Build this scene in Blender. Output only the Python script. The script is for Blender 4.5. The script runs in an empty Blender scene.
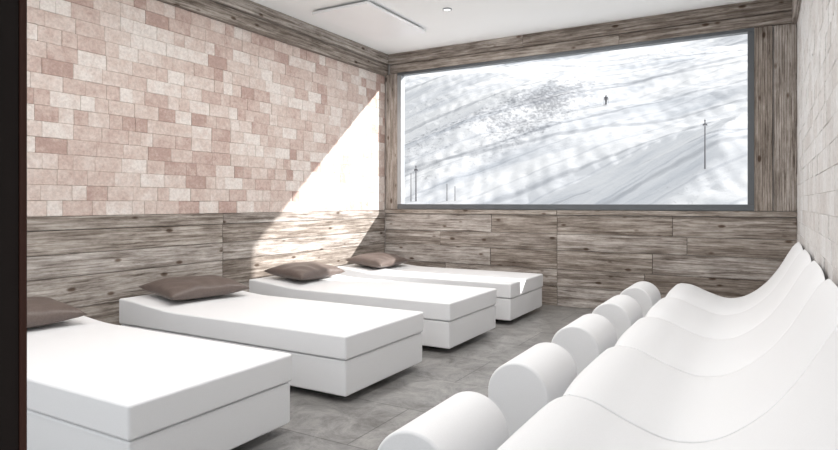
import bpy, bmesh, math, random
from mathutils import Vector, noise, Matrix
random.seed(7)
S=bpy.context.scene
S.view_settings.view_transform='Standard'
S.view_settings.look='None'
S.view_settings.exposure=0.0
COL=S.collection
XL,XR,YB,ZC=-4.49,0.265,6.85,3.2
WX0,WX1,WZ0,WZ1=-4.26,-0.125,1.16,2.92

# ---------------------------------------------------------------- materials
def newmat(name):
    m=bpy.data.materials.new(name); m.use_nodes=True
    nt=m.node_tree; b=nt.nodes['Principled BSDF']
    return m,nt,b
def N(nt,t,**kw):
    n=nt.nodes.new(t)
    for k,v in kw.items():
        if k in n.inputs.keys(): n.inputs[k].default_value=v
        else: setattr(n,k,v)
    return n
def ramp(nt,stops):
    r=nt.nodes.new('ShaderNodeValToRGB'); e=r.color_ramp.elements
    while len(e)<len(stops): e.new(0.5)
    for i,(p,c) in enumerate(stops):
        e[i].position=p; e[i].color=(c[0],c[1],c[2],1)
    return r
def mixc(nt,fac,a,b,mode='MIX'):
    m=nt.nodes.new('ShaderNodeMix'); m.data_type='RGBA'; m.blend_type=mode
    for sock,v in ((m.inputs[0],fac),(m.inputs[6],a),(m.inputs[7],b)):
        if isinstance(v,(int,float)): sock.default_value=v
        elif isinstance(v,tuple): sock.default_value=(v[0],v[1],v[2],1)
        else: nt.links.new(v,sock)
    return m.outputs[2]
def bump(nt,b,h,strength=.3,dist=.01):
    bp=N(nt,'ShaderNodeBump'); bp.inputs['Strength'].default_value=strength; bp.inputs['Distance'].default_value=dist
    nt.links.new(h,bp.inputs['Height']); nt.links.new(bp.outputs[0],b.inputs['Normal'])
def mapped(nt,src,scale,rot=(0,0,0)):
    r=N(nt,'ShaderNodeMapping'); r.inputs['Rotation'].default_value=rot
    nt.links.new(src,r.inputs['Vector'])
    mp=N(nt,'ShaderNodeMapping'); mp.inputs['Scale'].default_value=scale
    nt.links.new(r.outputs[0],mp.inputs['Vector']); return mp.outputs[0]

def wood_mat(name,dark,mid,light):
    m,nt,b=newmat(name); L=nt.links
    at=N(nt,'ShaderNodeAttribute'); at.attribute_name='guv'
    ar=N(nt,'ShaderNodeAttribute'); ar.attribute_name='rnd'
    n1=N(nt,'ShaderNodeTexNoise',Scale=1.0,Detail=9.0,Roughness=.76,Distortion=.5); L.new(mapped(nt,at.outputs['Vector'],(2.4,50,50)),n1.inputs['Vector'])
    n2=N(nt,'ShaderNodeTexNoise',Scale=1.0,Detail=8.0,Roughness=.74); L.new(mapped(nt,at.outputs['Vector'],(3.0,9,9)),n2.inputs['Vector'])
    wv=N(nt,'ShaderNodeTexWave',Scale=1.0,Distortion=7.0,Detail=5.0); wv.bands_direction='Y'
    wv.inputs['Detail Scale'].default_value=1.2
    L.new(mapped(nt,at.outputs['Vector'],(.8,15,15)),wv.inputs['Vector'])
    r1=ramp(nt,[(.36,dark),(.47,mid),(.62,light)]); L.new(n1.outputs[0],r1.inputs[0])
    rw=ramp(nt,[(0,(.50,.46,.43)),(.3,(1,1,1)),(1,(1,1,1))]); L.new(wv.outputs[0],rw.inputs[0])
    c=mixc(nt,.75,r1.outputs[0],rw.outputs[0],'MULTIPLY')
    r2=ramp(nt,[(.34,(.58,.55,.53)),(.64,(1.2,1.2,1.2))]); L.new(n2.outputs[0],r2.inputs[0])
    c=mixc(nt,.9,c,r2.outputs[0],'MULTIPLY')
    rr=ramp(nt,[(0,(.74,.70,.66)),(.5,(1,.98,.95)),(1,(1.16,1.17,1.18))]); L.new(ar.outputs['Fac'],rr.inputs[0])
    c=mixc(nt,1.0,c,rr.outputs[0],'MULTIPLY')
    vo=N(nt,'ShaderNodeTexVoronoi',Scale=1.0); L.new(mapped(nt,at.outputs['Vector'],(3.8,8.5,8.5)),vo.inputs['Vector'])
    rk=ramp(nt,[(.0,(.12,.08,.06)),(.10,(.30,.22,.17)),(.17,(1,1,1))]); L.new(vo.outputs['Distance'],rk.inputs[0])
    c=mixc(nt,.9,c,rk.outputs[0],'MULTIPLY')
    L.new(c,b.inputs['Base Color']); b.inputs['Roughness'].default_value=.8; b.inputs['Specular IOR Level'].default_value=.25
    bump(nt,b,n1.outputs[0],.7,.006)
    return m
WOOD=wood_mat('weathered_wood',(.135,.112,.095),(.345,.312,.285),(.545,.515,.49))

def brick_mat(name,stops,rough=.6,spec=.3):
    m,nt,b=newmat(name); L=nt.links
    ar=N(nt,'ShaderNodeAttribute'); ar.attribute_name='rnd'
    at=N(nt,'ShaderNodeAttribute'); at.attribute_name='guv'
    n=N(nt,'ShaderNodeTexNoise',Scale=10.0,Detail=7.0,Roughness=.75); L.new(at.outputs['Vector'],n.inputs['Vector'])
    n3=N(nt,'ShaderNodeTexNoise',Scale=45.0,Detail=5.0,Roughness=.7); L.new(at.outputs['Vector'],n3.inputs['Vector'])
    mm=N(nt,'ShaderNodeMath',operation='MULTIPLY_ADD'); mm.inputs[1].default_value=1.7; L.new(n.outputs[0],mm.inputs[0])
    sub=N(nt,'ShaderNodeMath',operation='SUBTRACT'); sub.inputs[1].default_value=.85; L.new(ar.outputs['Fac'],sub.inputs[0])
    L.new(sub.outputs[0],mm.inputs[2])
    r=ramp(nt,stops); L.new(mm.outputs[0],r.inputs[0])
    r3=ramp(nt,[(.35,(.84,.83,.83)),(.6,(1.04,1.04,1.04))]); L.new(n3.outputs[0],r3.inputs[0])
    c=mixc(nt,1.0,r.outputs[0],r3.outputs[0],'MULTIPLY')
    L.new(c,b.inputs['Base Color']); b.inputs['Roughness'].default_value=rough
    b.inputs['Specular IOR Level'].default_value=spec
    bump(nt,b,n3.outputs[0],.5,.006)
    return m
SALT=brick_mat('pink_salt_brick',[(0,(.45,.325,.285)),(.25,(.55,.43,.385)),(.5,(.625,.525,.475)),(.75,(.68,.60,.555)),(1,(.74,.69,.65))])
SALTW=brick_mat('pale_salt_brick',[(0,(.60,.57,.55)),(.5,(.68,.665,.65)),(1,(.74,.735,.73))])

def plain(name,col,rough=.5,metal=0,nscale=None,nstr=.1,var=.05,spec=.5):
    m,nt,b=newmat(name); L=nt.links
    tc=N(nt,'ShaderNodeTexCoord')
    n=N(nt,'ShaderNodeTexNoise',Scale=nscale or 3.0,Detail=5.0); L.new(tc.outputs['Object'],n.inputs['Vector'])
    a=tuple(max(0,c*(1-var)) for c in col); bb=tuple(min(1,c*(1+var)) for c in col)
    r=ramp(nt,[(.3,a),(.7,bb)]); L.new(n.outputs[0],r.inputs[0])
    L.new(r.outputs[0],b.inputs['Base Color']); b.inputs['Roughness'].default_value=rough; b.inputs['Metallic'].default_value=metal
    b.inputs['Specular IOR Level'].default_value=spec
    if nscale: bump(nt,b,n.outputs[0],nstr,.002)
    return m
LEATHER=plain('white_leatherette',(.84,.85,.865),.5,0,220,.12,.02,.35)
BROWN=plain('taupe_leather',(.125,.096,.084),.42,0,90,.25,.15)
PAINT=plain('white_ceiling_paint',(.94,.955,.955),.8,0,None,.1,.01)
PLASTER=plain('plaster',(.7,.68,.66),.9)
PANEL=plain('white_heater_glass',(.95,.96,.97),.35,0,None,.1,.01)
ALU=plain('grey_aluminium_frame',(.11,.12,.13),.45,.2)
ALUL=plain('light_aluminium_frame',(.36,.38,.4),.4,.2)
DARKW=plain('dark_stained_wood',(.012,.008,.007),.5,0,None,.1,.3,.2)
REDW=plain('red_brown_wood_edge',(.05,.02,.014),.5,0,None,.1,.3,.2)
PLINTH=plain('dark_plinth',(.04,.04,.04),.7)

def floor_mat():
    m,nt,b=newmat('slate_floor_tile'); L=nt.links
    tc=N(nt,'ShaderNodeTexCoord')
    br=N(nt,'ShaderNodeTexBrick'); br.inputs['Scale'].default_value=1.0
    br.inputs['Brick Width'].default_value=1.2; br.inputs['Row Height'].default_value=.6; br.inputs['Mortar Size'].default_value=.004
    br.inputs['Color1'].default_value=(.225,.222,.218,1); br.inputs['Color2'].default_value=(.265,.26,.253,1); br.inputs['Mortar'].default_value=(.13,.127,.124,1)
    L.new(tc.outputs['Object'],br.inputs['Vector'])
    n=N(nt,'ShaderNodeTexNoise',Scale=4.5,Detail=12.0,Roughness=.8,Distortion=.8); L.new(tc.outputs['Object'],n.inputs['Vector'])
    r=ramp(nt,[(.34,(.5,.48,.46)),(.5,(1,1,1)),(.66,(1.5,1.48,1.46))]); L.new(n.outputs[0],r.inputs[0])
    c=mixc(nt,1.0,br.outputs['Color'],r.outputs[0],'MULTIPLY')
    L.new(c,b.inputs['Base Color']); b.inputs['Roughness'].default_value=.36
    bump(nt,b,n.outputs[0],.25,.01)
    return m
FLOOR=floor_mat()

def snow_mat():
    m,nt,b=newmat('snow_hillside'); L=nt.links
    tc=N(nt,'ShaderNodeTexCoord'); O=tc.outputs['Object']
    R=math.radians
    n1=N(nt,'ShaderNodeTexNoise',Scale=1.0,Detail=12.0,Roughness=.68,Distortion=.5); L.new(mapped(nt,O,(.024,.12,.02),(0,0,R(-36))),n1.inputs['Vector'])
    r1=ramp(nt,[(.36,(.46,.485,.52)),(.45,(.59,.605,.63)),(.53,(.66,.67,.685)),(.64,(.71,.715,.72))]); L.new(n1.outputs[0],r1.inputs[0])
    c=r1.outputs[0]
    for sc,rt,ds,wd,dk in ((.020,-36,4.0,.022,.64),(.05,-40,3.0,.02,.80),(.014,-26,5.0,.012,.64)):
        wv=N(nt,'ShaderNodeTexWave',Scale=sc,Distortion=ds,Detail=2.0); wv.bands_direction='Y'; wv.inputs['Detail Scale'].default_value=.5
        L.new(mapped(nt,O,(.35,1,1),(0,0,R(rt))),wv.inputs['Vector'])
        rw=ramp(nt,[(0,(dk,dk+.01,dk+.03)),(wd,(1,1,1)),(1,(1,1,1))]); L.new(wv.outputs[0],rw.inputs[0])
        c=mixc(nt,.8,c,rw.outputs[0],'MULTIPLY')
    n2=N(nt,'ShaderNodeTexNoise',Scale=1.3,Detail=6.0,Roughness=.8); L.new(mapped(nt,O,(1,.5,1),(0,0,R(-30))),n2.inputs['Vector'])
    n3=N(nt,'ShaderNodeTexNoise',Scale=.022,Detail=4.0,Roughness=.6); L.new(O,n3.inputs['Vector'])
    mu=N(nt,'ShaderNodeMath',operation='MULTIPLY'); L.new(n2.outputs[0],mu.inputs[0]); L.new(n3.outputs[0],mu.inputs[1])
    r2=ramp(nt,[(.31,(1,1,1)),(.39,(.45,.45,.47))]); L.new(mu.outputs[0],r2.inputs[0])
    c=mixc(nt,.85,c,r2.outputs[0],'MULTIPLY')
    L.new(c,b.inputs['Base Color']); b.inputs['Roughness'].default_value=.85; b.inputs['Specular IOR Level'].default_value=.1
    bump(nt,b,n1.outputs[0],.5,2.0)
    return m
SNOW=snow_mat()

# ---------------------------------------------------------------- mesh helpers
class MB:
    def __init__(s): s.v=[];s.f=[];s.g=[];s.r=[];s.m=[]
    def box(s,x0,x1,y0,y1,z0,z1,axis=0,rnd=None,mi=0,jit=0):
        o=len(s.v); rnd=random.random() if rnd is None else rnd
        off=Vector((random.uniform(0,60),random.uniform(0,60),random.uniform(0,60)))
        for z in (z0,z1):
            for (x,y) in ((x0,y0),(x1,y0),(x1,y1),(x0,y1)):
                s.v.append((x,y,z))
                p=(x,y,z); a=p[axis]; q=[p[i] for i in range(3) if i!=axis]
                s.g.append((a+off.x,q[0]+off.y,q[1]+off.z)); s.r.append(rnd)
        for f in ((0,3,2,1),(4,5,6,7),(0,1,5,4),(1,2,6,5),(2,3,7,6),(3,0,4,7)):
            s.f.append(tuple(o+i for i in f)); s.m.append(mi)
    def loft(s,secs,mi=0):
        o=len(s.v);n=len(secs[0][1])
        for y,prof in secs:
            for (x,z) in prof: s.v.append((x,y,z)); s.g.append((x,y,z)); s.r.append(.5)
        k=len(secs)
        s.f.append(tuple(o+i for i in range(n))); s.f.append(tuple(o+(k-1)*n+i for i in reversed(range(n)))); s.m+=[mi,mi]
        for q in range(k-1):
            for i in range(n):
                j=(i+1)%n
                s.f.append((o+q*n+i,o+(q+1)*n+i,o+(q+1)*n+j,o+q*n+j)); s.m.append(mi)
    def prism(s,prof,y0,y1,mi=0): s.loft([(y0,prof),(y1,prof)],mi)
    def obj(s,name,mats,bevel=0,seg=2,smooth=False,parent=None,angle=30):
        me=bpy.data.meshes.new(name); me.from_pydata(s.v,[],s.f); 
        a=me.attributes.new('guv','FLOAT_VECTOR','POINT'); a.data.foreach_set('vector',[c for g in s.g for c in g])
        a=me.attributes.new('rnd','FLOAT','POINT'); a.data.foreach_set('value',s.r)
        for m in mats: me.materials.append(m)
        me.polygons.foreach_set('material_index',s.m)
        bm=bmesh.new(); bm.from_mesh(me); bmesh.ops.recalc_face_normals(bm,faces=bm.faces); bm.to_mesh(me); bm.free()
        if smooth:
            for p in me.polygons: p.use_smooth=True
        ob=bpy.data.objects.new(name,me); COL.objects.link(ob)
        if bevel:
            md=ob.modifiers.new('bevel','BEVEL'); md.width=bevel; md.segments=seg; md.limit_method='ANGLE'; md.angle_limit=math.radians(angle)
            if smooth: md.harden_normals=True
        if parent: ob.parent=parent
        return ob
def empty(name,loc=(0,0,0)):
    e=bpy.data.objects.new(name,None); e.location=loc; COL.objects.link(e); return e

# ---------------------------------------------------------------- room shell
Y0=0.1
b=MB(); b.box(XL-.2,XR+.2,-.8,YB+.15,-.15,0); b.obj('floor',[FLOOR])
b=MB(); b.box(XL-.2,XR+.2,Y0,YB+.12,ZC,ZC+.2); b.obj('ceiling',[PAINT])
b=MB(); b.box(XL-.2,XL-.05,Y0,YB+.12,0,ZC); wl=b.obj('wall_left',[PLASTER])
b=MB(); b.box(XR+.05,XR+.2,Y0,YB+.12,0,ZC); wr=b.obj('wall_right',[PLASTER])
b=MB()
b.box(XL-.05,XR+.05,YB+.03,YB+.12,0,WZ0-.04)
b.box(XL-.05,XR+.05,YB+.03,YB+.12,WZ1+.04,ZC)
b.box(XL-.05,WX0-.03,YB+.03,YB+.12,WZ0-.04,WZ1+.04)
b.box(WX1+.03,XR+.05,YB+.03,YB+.12,WZ0-.04,WZ1+.04)
wb=b.obj('wall_back',[PLASTER])

def rows(z0,z1,hs):
    out=[];z=z0;i=0
    while z<z1-.02:
        h=hs[i%len(hs)]; zz=min(z1,z+h)
        if z1-zz<.06: zz=z1
        out.append((z,zz)); z=zz; i+=1
    return out
g=.002
b=MB()
for (a,c) in rows(0,1.0,[.22,.19,.24,.17,.2]):
    cuts=[.3,random.uniform(1.4,2.6),4.03,YB]
    for i in range(3):
        d=random.uniform(0,.006)
        b.box(XL-.05,XL-.004+d,cuts[i]+g,cuts[i+1]-g,a+g,c-g,axis=1)
for (y0,y1) in ((.3,4.03),(4.03,YB)): b.box(XL-.05,XL+.004,y0+g,y1-g,1.0+g,1.10,axis=1)
b.obj('wainscot_left',[WOOD],.004,parent=wl)
b=MB()
for (y0,y1) in ((.3,3.1),(3.1,YB)):
    b.box(XL-.05,XL+.05,y0+g,y1-g,2.93,3.07,axis=1,rnd=.35)
    b.box(XL-.05,XL+.09,y0+g,y1-g,3.075,ZC,axis=1,rnd=.6)
b.obj('trim_left_beam',[WOOD],.005,parent=wl)
b=MB()
for (y0,y1) in ((.3,3.6),(3.6,YB)): b.box(XR-.04,XR+.05,y0+g,y1-g,2.93,ZC,axis=1)
b.obj('trim_right_beam',[WOOD],.005,parent=wr)
b=MB()
for k,(a,c) in enumerate(rows(0,1.06,[.23,.2,.22,.19,.24])):
    cuts=[XL,random.uniform(-3.8,-2.9),-2.1,random.uniform(-1.5,-.5),XR]
    for i in range(4):
        d=random.uniform(0,.006)
        b.box(cuts[i]+g,cuts[i+1]-g,YB+.004-d,YB+.05,a+g,c-g,axis=0)
b.box(XL,-2.1-g,YB-.02,YB+.05,1.06+g,1.115,axis=0); b.box(-2.1+g,XR,YB-.02,YB+.05,1.06+g,1.115,axis=0)
b.obj('wainscot_back',[WOOD],.004,parent=wb)
b=MB()
b.box(XL+.09,-1.4,YB-.02,YB+.05,2.95,3.06,axis=0,rnd=.4); b.box(-1.4+g,XR,YB-.02,YB+.05,2.95,3.06,axis=0,rnd=.55)
b.box(XL+.09,-2.5,YB-.06,YB+.05,3.066,ZC,axis=0,rnd=.65); b.box(-2.5+g,XR,YB-.06,YB+.05,3.066,ZC,axis=0,rnd=.3)
b.box(XL+.01,WX0-.03,YB-.01,YB+.05,1.118,2.945,axis=2,rnd=.6)
b.box(WX1+.03,.06,YB-.01,YB+.05,1.118,2.945,axis=2,rnd=.2)
b.box(.068,XR,YB+.004,YB+.05,1.118,2.945,axis=2,rnd=.7)
b.obj('trim_window_surround',[WOOD],.005,parent=wb)

def bricks(name,side,z0,z1,mat,parent):
    b=MB(); h=.114; z=z0
    while z<z1-.02:
        zz=min(z+h,z1); y=.3-random.uniform(0,.2)
        while y<YB-.01:
            w=random.choice([.225,.225,.225,.112,.112,.17])
            ye=min(YB-.001,y+w)
            if YB-ye<.04: ye=YB-.001
            d=random.uniform(-.003,.003)
            r=min(1,max(0,random.gauss(.54,.29)))
            if side<0: b.box(XL-.05,XL+d,y+.0004,ye-.0004,z+.0004,zz-.0004,axis=1,rnd=r)
            else: b.box(XR+d,XR+.05,y+.0004,ye-.0004,z+.0004,zz-.0004,axis=1,rnd=r)
            y=ye
        z=zz
    return b.obj(name,[mat],.0025,1,parent=parent)
bricks('salt_brick_cladding_left',-1,1.103,2.928,SALT,wl)
bricks('salt_brick_cladding_right',1,0.0,2.928,SALTW,wr)

b=MB()
b.box(-.72,-.594,.1,.294,0,2.3,axis=2); b.box(.12,.20,.1,.3,0,2.3,axis=2); b.box(-.72,.20,.1,.3,2.3,2.42,axis=0)
b.box(-.72,-.592,.294,.30,0,2.3,axis=2,mi=1)
b.obj('door_1',[DARKW,REDW],.001)

win=empty('window_1',(0,0,0))
b=MB(); fy0,fy1=YB-.005,YB+.09
b.box(WX0-.03,WX1+.03,fy0,fy1,WZ0-.04,WZ0+.025,mi=0)
b.box(WX0-.03,WX1+.03,fy0,fy1,WZ1-.005,WZ1+.035,mi=0)
b.box(WX0-.03,WX0+.03,fy0,fy1,WZ0+.025,WZ1-.005,mi=1)
b.box(WX1-.03,WX1+.03,fy0,fy1,WZ0+.025,WZ1-.005,mi=0)
b.obj('frame',[ALU,ALUL],.004,parent=win)
gm=bpy.data.materials.new('window_glass'); gm.use_nodes=True; nt=gm.node_tree; nt.nodes.clear()
o=nt.nodes.new('ShaderNodeOutputMaterial'); mx=nt.nodes.new('ShaderNodeMixShader'); tr=nt.nodes.new('ShaderNodeBsdfTransparent'); gl=nt.nodes.new('ShaderNodeBsdfGlossy')
gl.inputs['Roughness'].default_value=.3; mx.inputs[0].default_value=.008
nt.links.new(tr.outputs[0],mx.inputs[1]); nt.links.new(gl.outputs[0],mx.inputs[2]); nt.links.new(mx.outputs[0],o.inputs[0])
b=MB(); b.box(WX0+.02,WX1-.02,YB+.04,YB+.045,WZ0+.02,WZ1); b.obj('glass',[gm],parent=win)

hp=MB(); hp.box(-4.07,-3.37,4.83,6.0,ZC-.05,ZC-.02); hp.box(-3.95,-3.5,5.0,5.8,ZC-.02,ZC)
hp.obj('ceiling_heater_panel',[PANEL],.004)
lm=bpy.data.materials.new('fill_lamp_glow'); lm.use_nodes=True
lb=lm.node_tree.nodes['Principled BSDF']; lb.inputs['Emission Color'].default_value=(1,.97,.92,1); lb.inputs['Emission Strength'].default_value=1.5
def fill_downlight(x,y,power=0):
    bm=bmesh.new()
    bmesh.ops.create_cone(bm,cap_ends=True,segments=32,radius1=.035,radius2=.035,depth=.012)
    me=bpy.data.meshes.new('ceiling_fill_downlight'); bm.to_mesh(me); bm.free()
    me.materials.append(lm); ob=bpy.data.objects.new('ceiling_fill_downlight',me); ob.location=(x,y,ZC-.004); COL.objects.link(ob)
    bm=bmesh.new(); r=[]
    for i in range(32):
        a=i*math.tau/32
        r.append([bm.verts.new((math.cos(a)*q,math.sin(a)*q,z)) for q,z in ((.035,-.004),(.037,-.01),(.046,-.008),(.048,.004))])
    for i in range(32):
        for k in range(3): bm.faces.new((r[i][k],r[(i+1)%32][k],r[(i+1)%32][k+1],r[i][k+1]))
    me=bpy.data.meshes.new('rim'); bm.to_mesh(me); bm.free(); me.materials.append(ALUL)
    rr=bpy.data.objects.new('rim',me); rr.parent=ob; COL.objects.link(rr)
    if power:
        l=bpy.data.lights.new('fill_lamp','AREA'); l.shape='DISK'; l.size=.09; l.energy=power; l.color=(1,.965,.93)  # fill light added under the fixture to lift interior brightness
        lo=bpy.data.objects.new('fill_lamp',l); lo.parent=ob; lo.location=(0,0,-.02); COL.objects.link(lo)
for (x,y,p) in ((-2.84,5.5,18),(-2.84,3.9,18),(-1.5,5.5,14),(-1.5,3.9,12),(-1.5,2.3,10),(-2.84,2.3,17),(-1.5,.9,9),(-2.84,.9,17)): fill_downlight(x,y,p)  # all but the first are unseen fixtures, added to brighten the room

# ---------------------------------------------------------------- daybeds
def arc(cx,cz,r,a0,a1,n):
    return [(cx+r*math.cos(math.radians(a0+(a1-a0)*i/n)),cz+r*math.sin(math.radians(a0+(a1-a0)*i/n))) for i in range(n+1)]
def topz(x):
    t=min(1,max(0,(x+4.36)/.7)); t=t*t*(3-2*t)
    return .46-.05*t
def pillow(cx,cy,rotz):
    bm=bmesh.new(); nu,nv=36,26; a,bb=.355,.24; T=.078
    grid={}
    for sgn in (1,-1):
        for i in range(nu+1):
            for j in range(nv+1):
                u=-1+2*i/nu; v=-1+2*j/nv
                edge=(i in(0,nu) or j in (0,nv))
                if edge and sgn<0: grid[(-1,i,j)]=grid[(1,i,j)]; continue
                k=((1-abs(u)**2.6)*(1-abs(v)**2.6))
                px=u*a*(1-.07*(1-v*v)*abs(u)**3) ; py=v*bb*(1-.10*(1-u*u)*abs(v)**3)
                th=T*k**.42
                th*=1+.14*noise.noise(Vector((u*2.2+cy*3,v*2.2,cx+sgn)))
                wr_=.005*math.sin(14*(u*v)+6*u)*k
                pz=sgn*th*(1.0 if sgn>0 else .75)+wr_*(sgn>0)
                grid[(sgn,i,j)]=bm.verts.new((py,px,pz))
        for i in range(nu):
            for j in range(nv):
                q=[grid[(sgn,i,j)],grid[(sgn,i+1,j)],grid[(sgn,i+1,j+1)],grid[(sgn,i,j+1)]]
                bm.faces.new(q)
    bmesh.ops.recalc_face_normals(bm,faces=bm.faces)
    me=bpy.data.meshes.new('pillow'); bm.to_mesh(me); bm.free()
    for p in me.polygons: p.use_smooth=True
    me.materials.append(BROWN)
    ob=bpy.data.objects.new('pillow',me); COL.objects.link(ob)
    ob.location=(cx,cy,topz(cx)+.069); ob.rotation_euler=(0,math.radians(6),rotz)
beds=[(1.46,2.40),(2.86,3.80),(4.21,5.17),(5.52,6.50)]
for (y0,y1),pr in zip(beds,(-.05,-.12,.03,.06)):
    b=MB()
    x0,x1=-4.34,-2.15
    xs=[x0+(x1-x0)*i/40 for i in range(41)]
    prof=[(x0,.265),(x1,.265)]+[(x,topz(x)) for x in reversed(xs)]
    b.prism(prof,y0,y1,0)
    m=b.obj('daybed',[LEATHER,PLINTH],.014,4,True,angle=40)
    c=MB(); c.box(x0+.008,x1-.008,y0+.008,y1-.008,.045,.26)
    c.obj('base',[LEATHER],.012,3,True,parent=m)
    c=MB(); c.box(x0+.1,x1-.22,y0+.15,y1-.15,0,.045); c.obj('plinth',[PLINTH],parent=m)
    pillow(-4.04,(y0+y1)/2+.01,pr)

# ---------------------------------------------------------------- wave loungers
def lz(x):
    pts=[(-.73,.455),(-.6,.445),(-.45,.385),(-.3,.345),(-.15,.38),(0,.50),(.1,.64),(.17,.77),(.21,.84),(.255,.885)]
    for i in range(len(pts)-1):
        if x<=pts[i+1][0]:
            p0=pts[max(0,i-1)];p1=pts[i];p2=pts[i+1];p3=pts[min(len(pts)-1,i+2)]
            t=(x-p1[0])/(p2[0]-p1[0]); h=p2[0]-p1[0]
            m1=(p2[1]-p0[1])/(p2[0]-p0[0])*h; m2=(p3[1]-p1[1])/(p3[0]-p1[0])*h
            return (2*t**3-3*t*t+1)*p1[1]+(t**3-2*t*t+t)*m1+(-2*t**3+3*t*t)*p2[1]+(t**3-t*t)*m2
    return pts[-1][1]
for k in range(5):
    yb=1.45+.965*k; ye=yb+.965-.012
    b=MB()
    xs=[-.69+( .245+.69)*i/48 for i in range(49)]
    secs=[]
    NS=24
    for q in range(NS+1):
        v=-1+2*q/NS; v=math.copysign(abs(v)**.7,v)
        d=-.030*abs(v)**4
        def pz(x): return lz(x)+d*(1+ .4*max(0,(x)/.25))
        secs.append((yb+(ye-yb)*(v+1)/2,[(-.70,.0),(.245,.0)]+[(x,pz(x)) for x in reversed(xs)]+[(-.715,.443+d),(-.73,.418+d),(-.735,.35)]))
    b.loft(secs)
    m=b.obj('wave_lounger',[LEATHER],.006,3,True,angle=50)
    c=MB(); cx=-1.0; r=.15
    prof=[(cx-r,0.0),(cx+r,0.0)]+arc(cx,.305,r,0,180,28)
    c.prism(prof,yb+.23,yb+.72,0)
    c.obj('foot_roll',[LEATHER],.012,4,True,parent=m,angle=50)

# ---------------------------------------------------------------- snowy hillside
ca,sa=math.cos(math.radians(37)),math.sin(math.radians(37))
def hz(x,y):
    base=-9+ (max(0,y-45)*.27 if y<78 else 8.9+(y-78)*.44)
    a=min(1,max(0,(y-20)/60))
    s=x*ca+y*sa; t=-x*sa+y*ca
    rg=1-abs(noise.noise(Vector((s/75,t/26,11.3))))*2
    z=base+a*(9*noise.noise(Vector((x/70,y/55,3.1)))+3.2*noise.noise(Vector((s/60,t/18,7)))+3.5*(rg-.5))
    z+=a*(.9*noise.noise(Vector((s/20,t/7,1)))+.35*noise.noise(Vector((s/7,t/3,5)))+.2*noise.noise(Vector((x/1.8,y/1.5,9))))
    return z
bm=bmesh.new(); nx,ny=380,420; vs=[]
for j in range(ny+1):
    t=j/ny
    y=14+ 60*min(1,t/.12) + max(0,(t-.12)/.88)**1.25*330
    row=[]
    for i in range(nx+1):
        xx=-.31*y + (i/nx-.5)*(50+.95*y)
        row.append(bm.verts.new((xx,y,hz(xx,y))))
    vs.append(row)
for j in range(ny):
    for i in range(nx): bm.faces.new((vs[j][i],vs[j][i+1],vs[j+1][i+1],vs[j+1][i]))
me=bpy.data.meshes.new('snowy_hillside'); bm.to_mesh(me); bm.free()
for p in me.polygons: p.use_smooth=True
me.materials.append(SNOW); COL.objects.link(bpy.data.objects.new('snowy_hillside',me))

POLE=plain('dark_pole',(.10,.10,.11),.7)
def cyl(bm,x,y,z0,z1,r0,r1=None):
    ret=bmesh.ops.create_cone(bm,cap_ends=True,segments=10,radius1=r0,radius2=r1 if r1 is not None else r0,depth=z1-z0)
    bmesh.ops.translate(bm,verts=ret['verts'],vec=(x,y,(z0+z1)/2))
def bx(bm,x,y,z,sx,sy,sz):
    ret=bmesh.ops.create_cube(bm,size=1); bmesh.ops.scale(bm,verts=ret['verts'],vec=(sx,sy,sz)); bmesh.ops.translate(bm,verts=ret['verts'],vec=(x,y,z))
def hitdir(kx,tz):
    y=20
    while y<380:
        if hz(kx*y,y)>1.2+tz*y: return kx*y,y
        y+=.25
    return kx*300,300
def dirpx(px,py):
    u=(px-419)/600; den=.866+.5*u
    return (-.5+.866*u)/den, ((203-py)/600)/den
def fin(bm,name,mat):
    me=bpy.data.meshes.new(name); bm.to_mesh(me); bm.free(); me.materials.append(mat); ob=bpy.data.objects.new(name,me); COL.objects.link(ob); return ob
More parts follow.
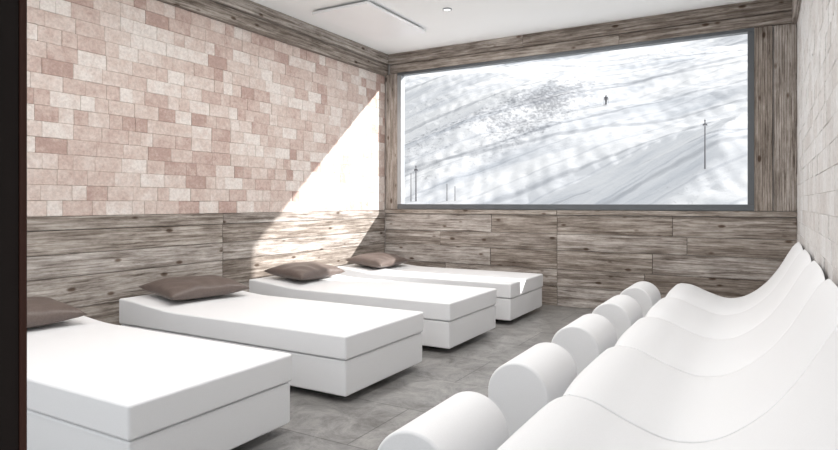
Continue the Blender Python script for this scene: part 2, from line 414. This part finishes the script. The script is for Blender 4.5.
for px,py,hh,r,arm in ((705,170,48,.75,3.5),(416,202,34,.75,3),(411,202,27,.5,0),(447,202,16,.5,0),(455,202,14,.45,0)):
    kx,tz=dirpx(px,py); x,y=hitdir(kx,tz); q=y/(.866+.5*(px-419)/600)/600
    h=hh*q; r*=q; z=hz(x,y); bm=bmesh.new()
    cyl(bm,x,y,z,z+h,r,r*.7); cyl(bm,x,y,z+h,z+h+r*2,r*1.3,r*.4)
    if arm:
        bx(bm,x,y,z+h*.93,arm*q,r*1.4,r*1.4)
        for s in (-1,1): bx(bm,x+s*arm*q*.48,y,z+h*.93-r,r,r,r*2.5)
    fin(bm,'lift_pole',POLE)
kx,tz=dirpx(606,105); x,y=hitdir(kx,tz); z=hz(x,y)+.02
bm=bmesh.new(); sc=1.85
for s in (-1,1):
    cyl(bm,x+s*.13,y,z,z+.45*sc,.08,.11); bx(bm,x+s*.13,y,z+.03,.1,1.7,.04)
    cyl(bm,x+s*.5,y,z,z+1.2,.02); cyl(bm,x+s*.33,y,z+.85,z+1.45,.06,.08)
cyl(bm,x,y,z+.43*sc,z+.84*sc,.2,.25)
ret=bmesh.ops.create_uvsphere(bm,u_segments=12,v_segments=8,radius=.14); bmesh.ops.translate(bm,verts=ret['verts'],vec=(x,y,z+.93*sc))
fin(bm,'skier',POLE)

# ---------------------------------------------------------------- light
w=bpy.data.worlds.new('sky'); S.world=w; w.use_nodes=True
bg=w.node_tree.nodes['Background']; bg.inputs[0].default_value=(.96,.98,1,1); bg.inputs[1].default_value=1.15
sun=bpy.data.lights.new('sun','SUN'); sun.energy=8.5; sun.angle=math.radians(.9); sun.color=(1,.975,.945)
so=bpy.data.objects.new('sun',sun); so.rotation_euler=Vector((-1,-.58,-.50)).to_track_quat('-Z','Y').to_euler(); so.location=(30,20,20); COL.objects.link(so)

# ---------------------------------------------------------------- camera
cam=bpy.data.cameras.new('camera'); cam.sensor_width=36; cam.lens=600/838*36; cam.shift_y=-22/838
cam.clip_start=.02; cam.clip_end=1000
co=bpy.data.objects.new('camera',cam); co.location=(0,0,1.2); co.rotation_euler=(math.radians(90),0,math.radians(30)); COL.objects.link(co)
S.camera=co
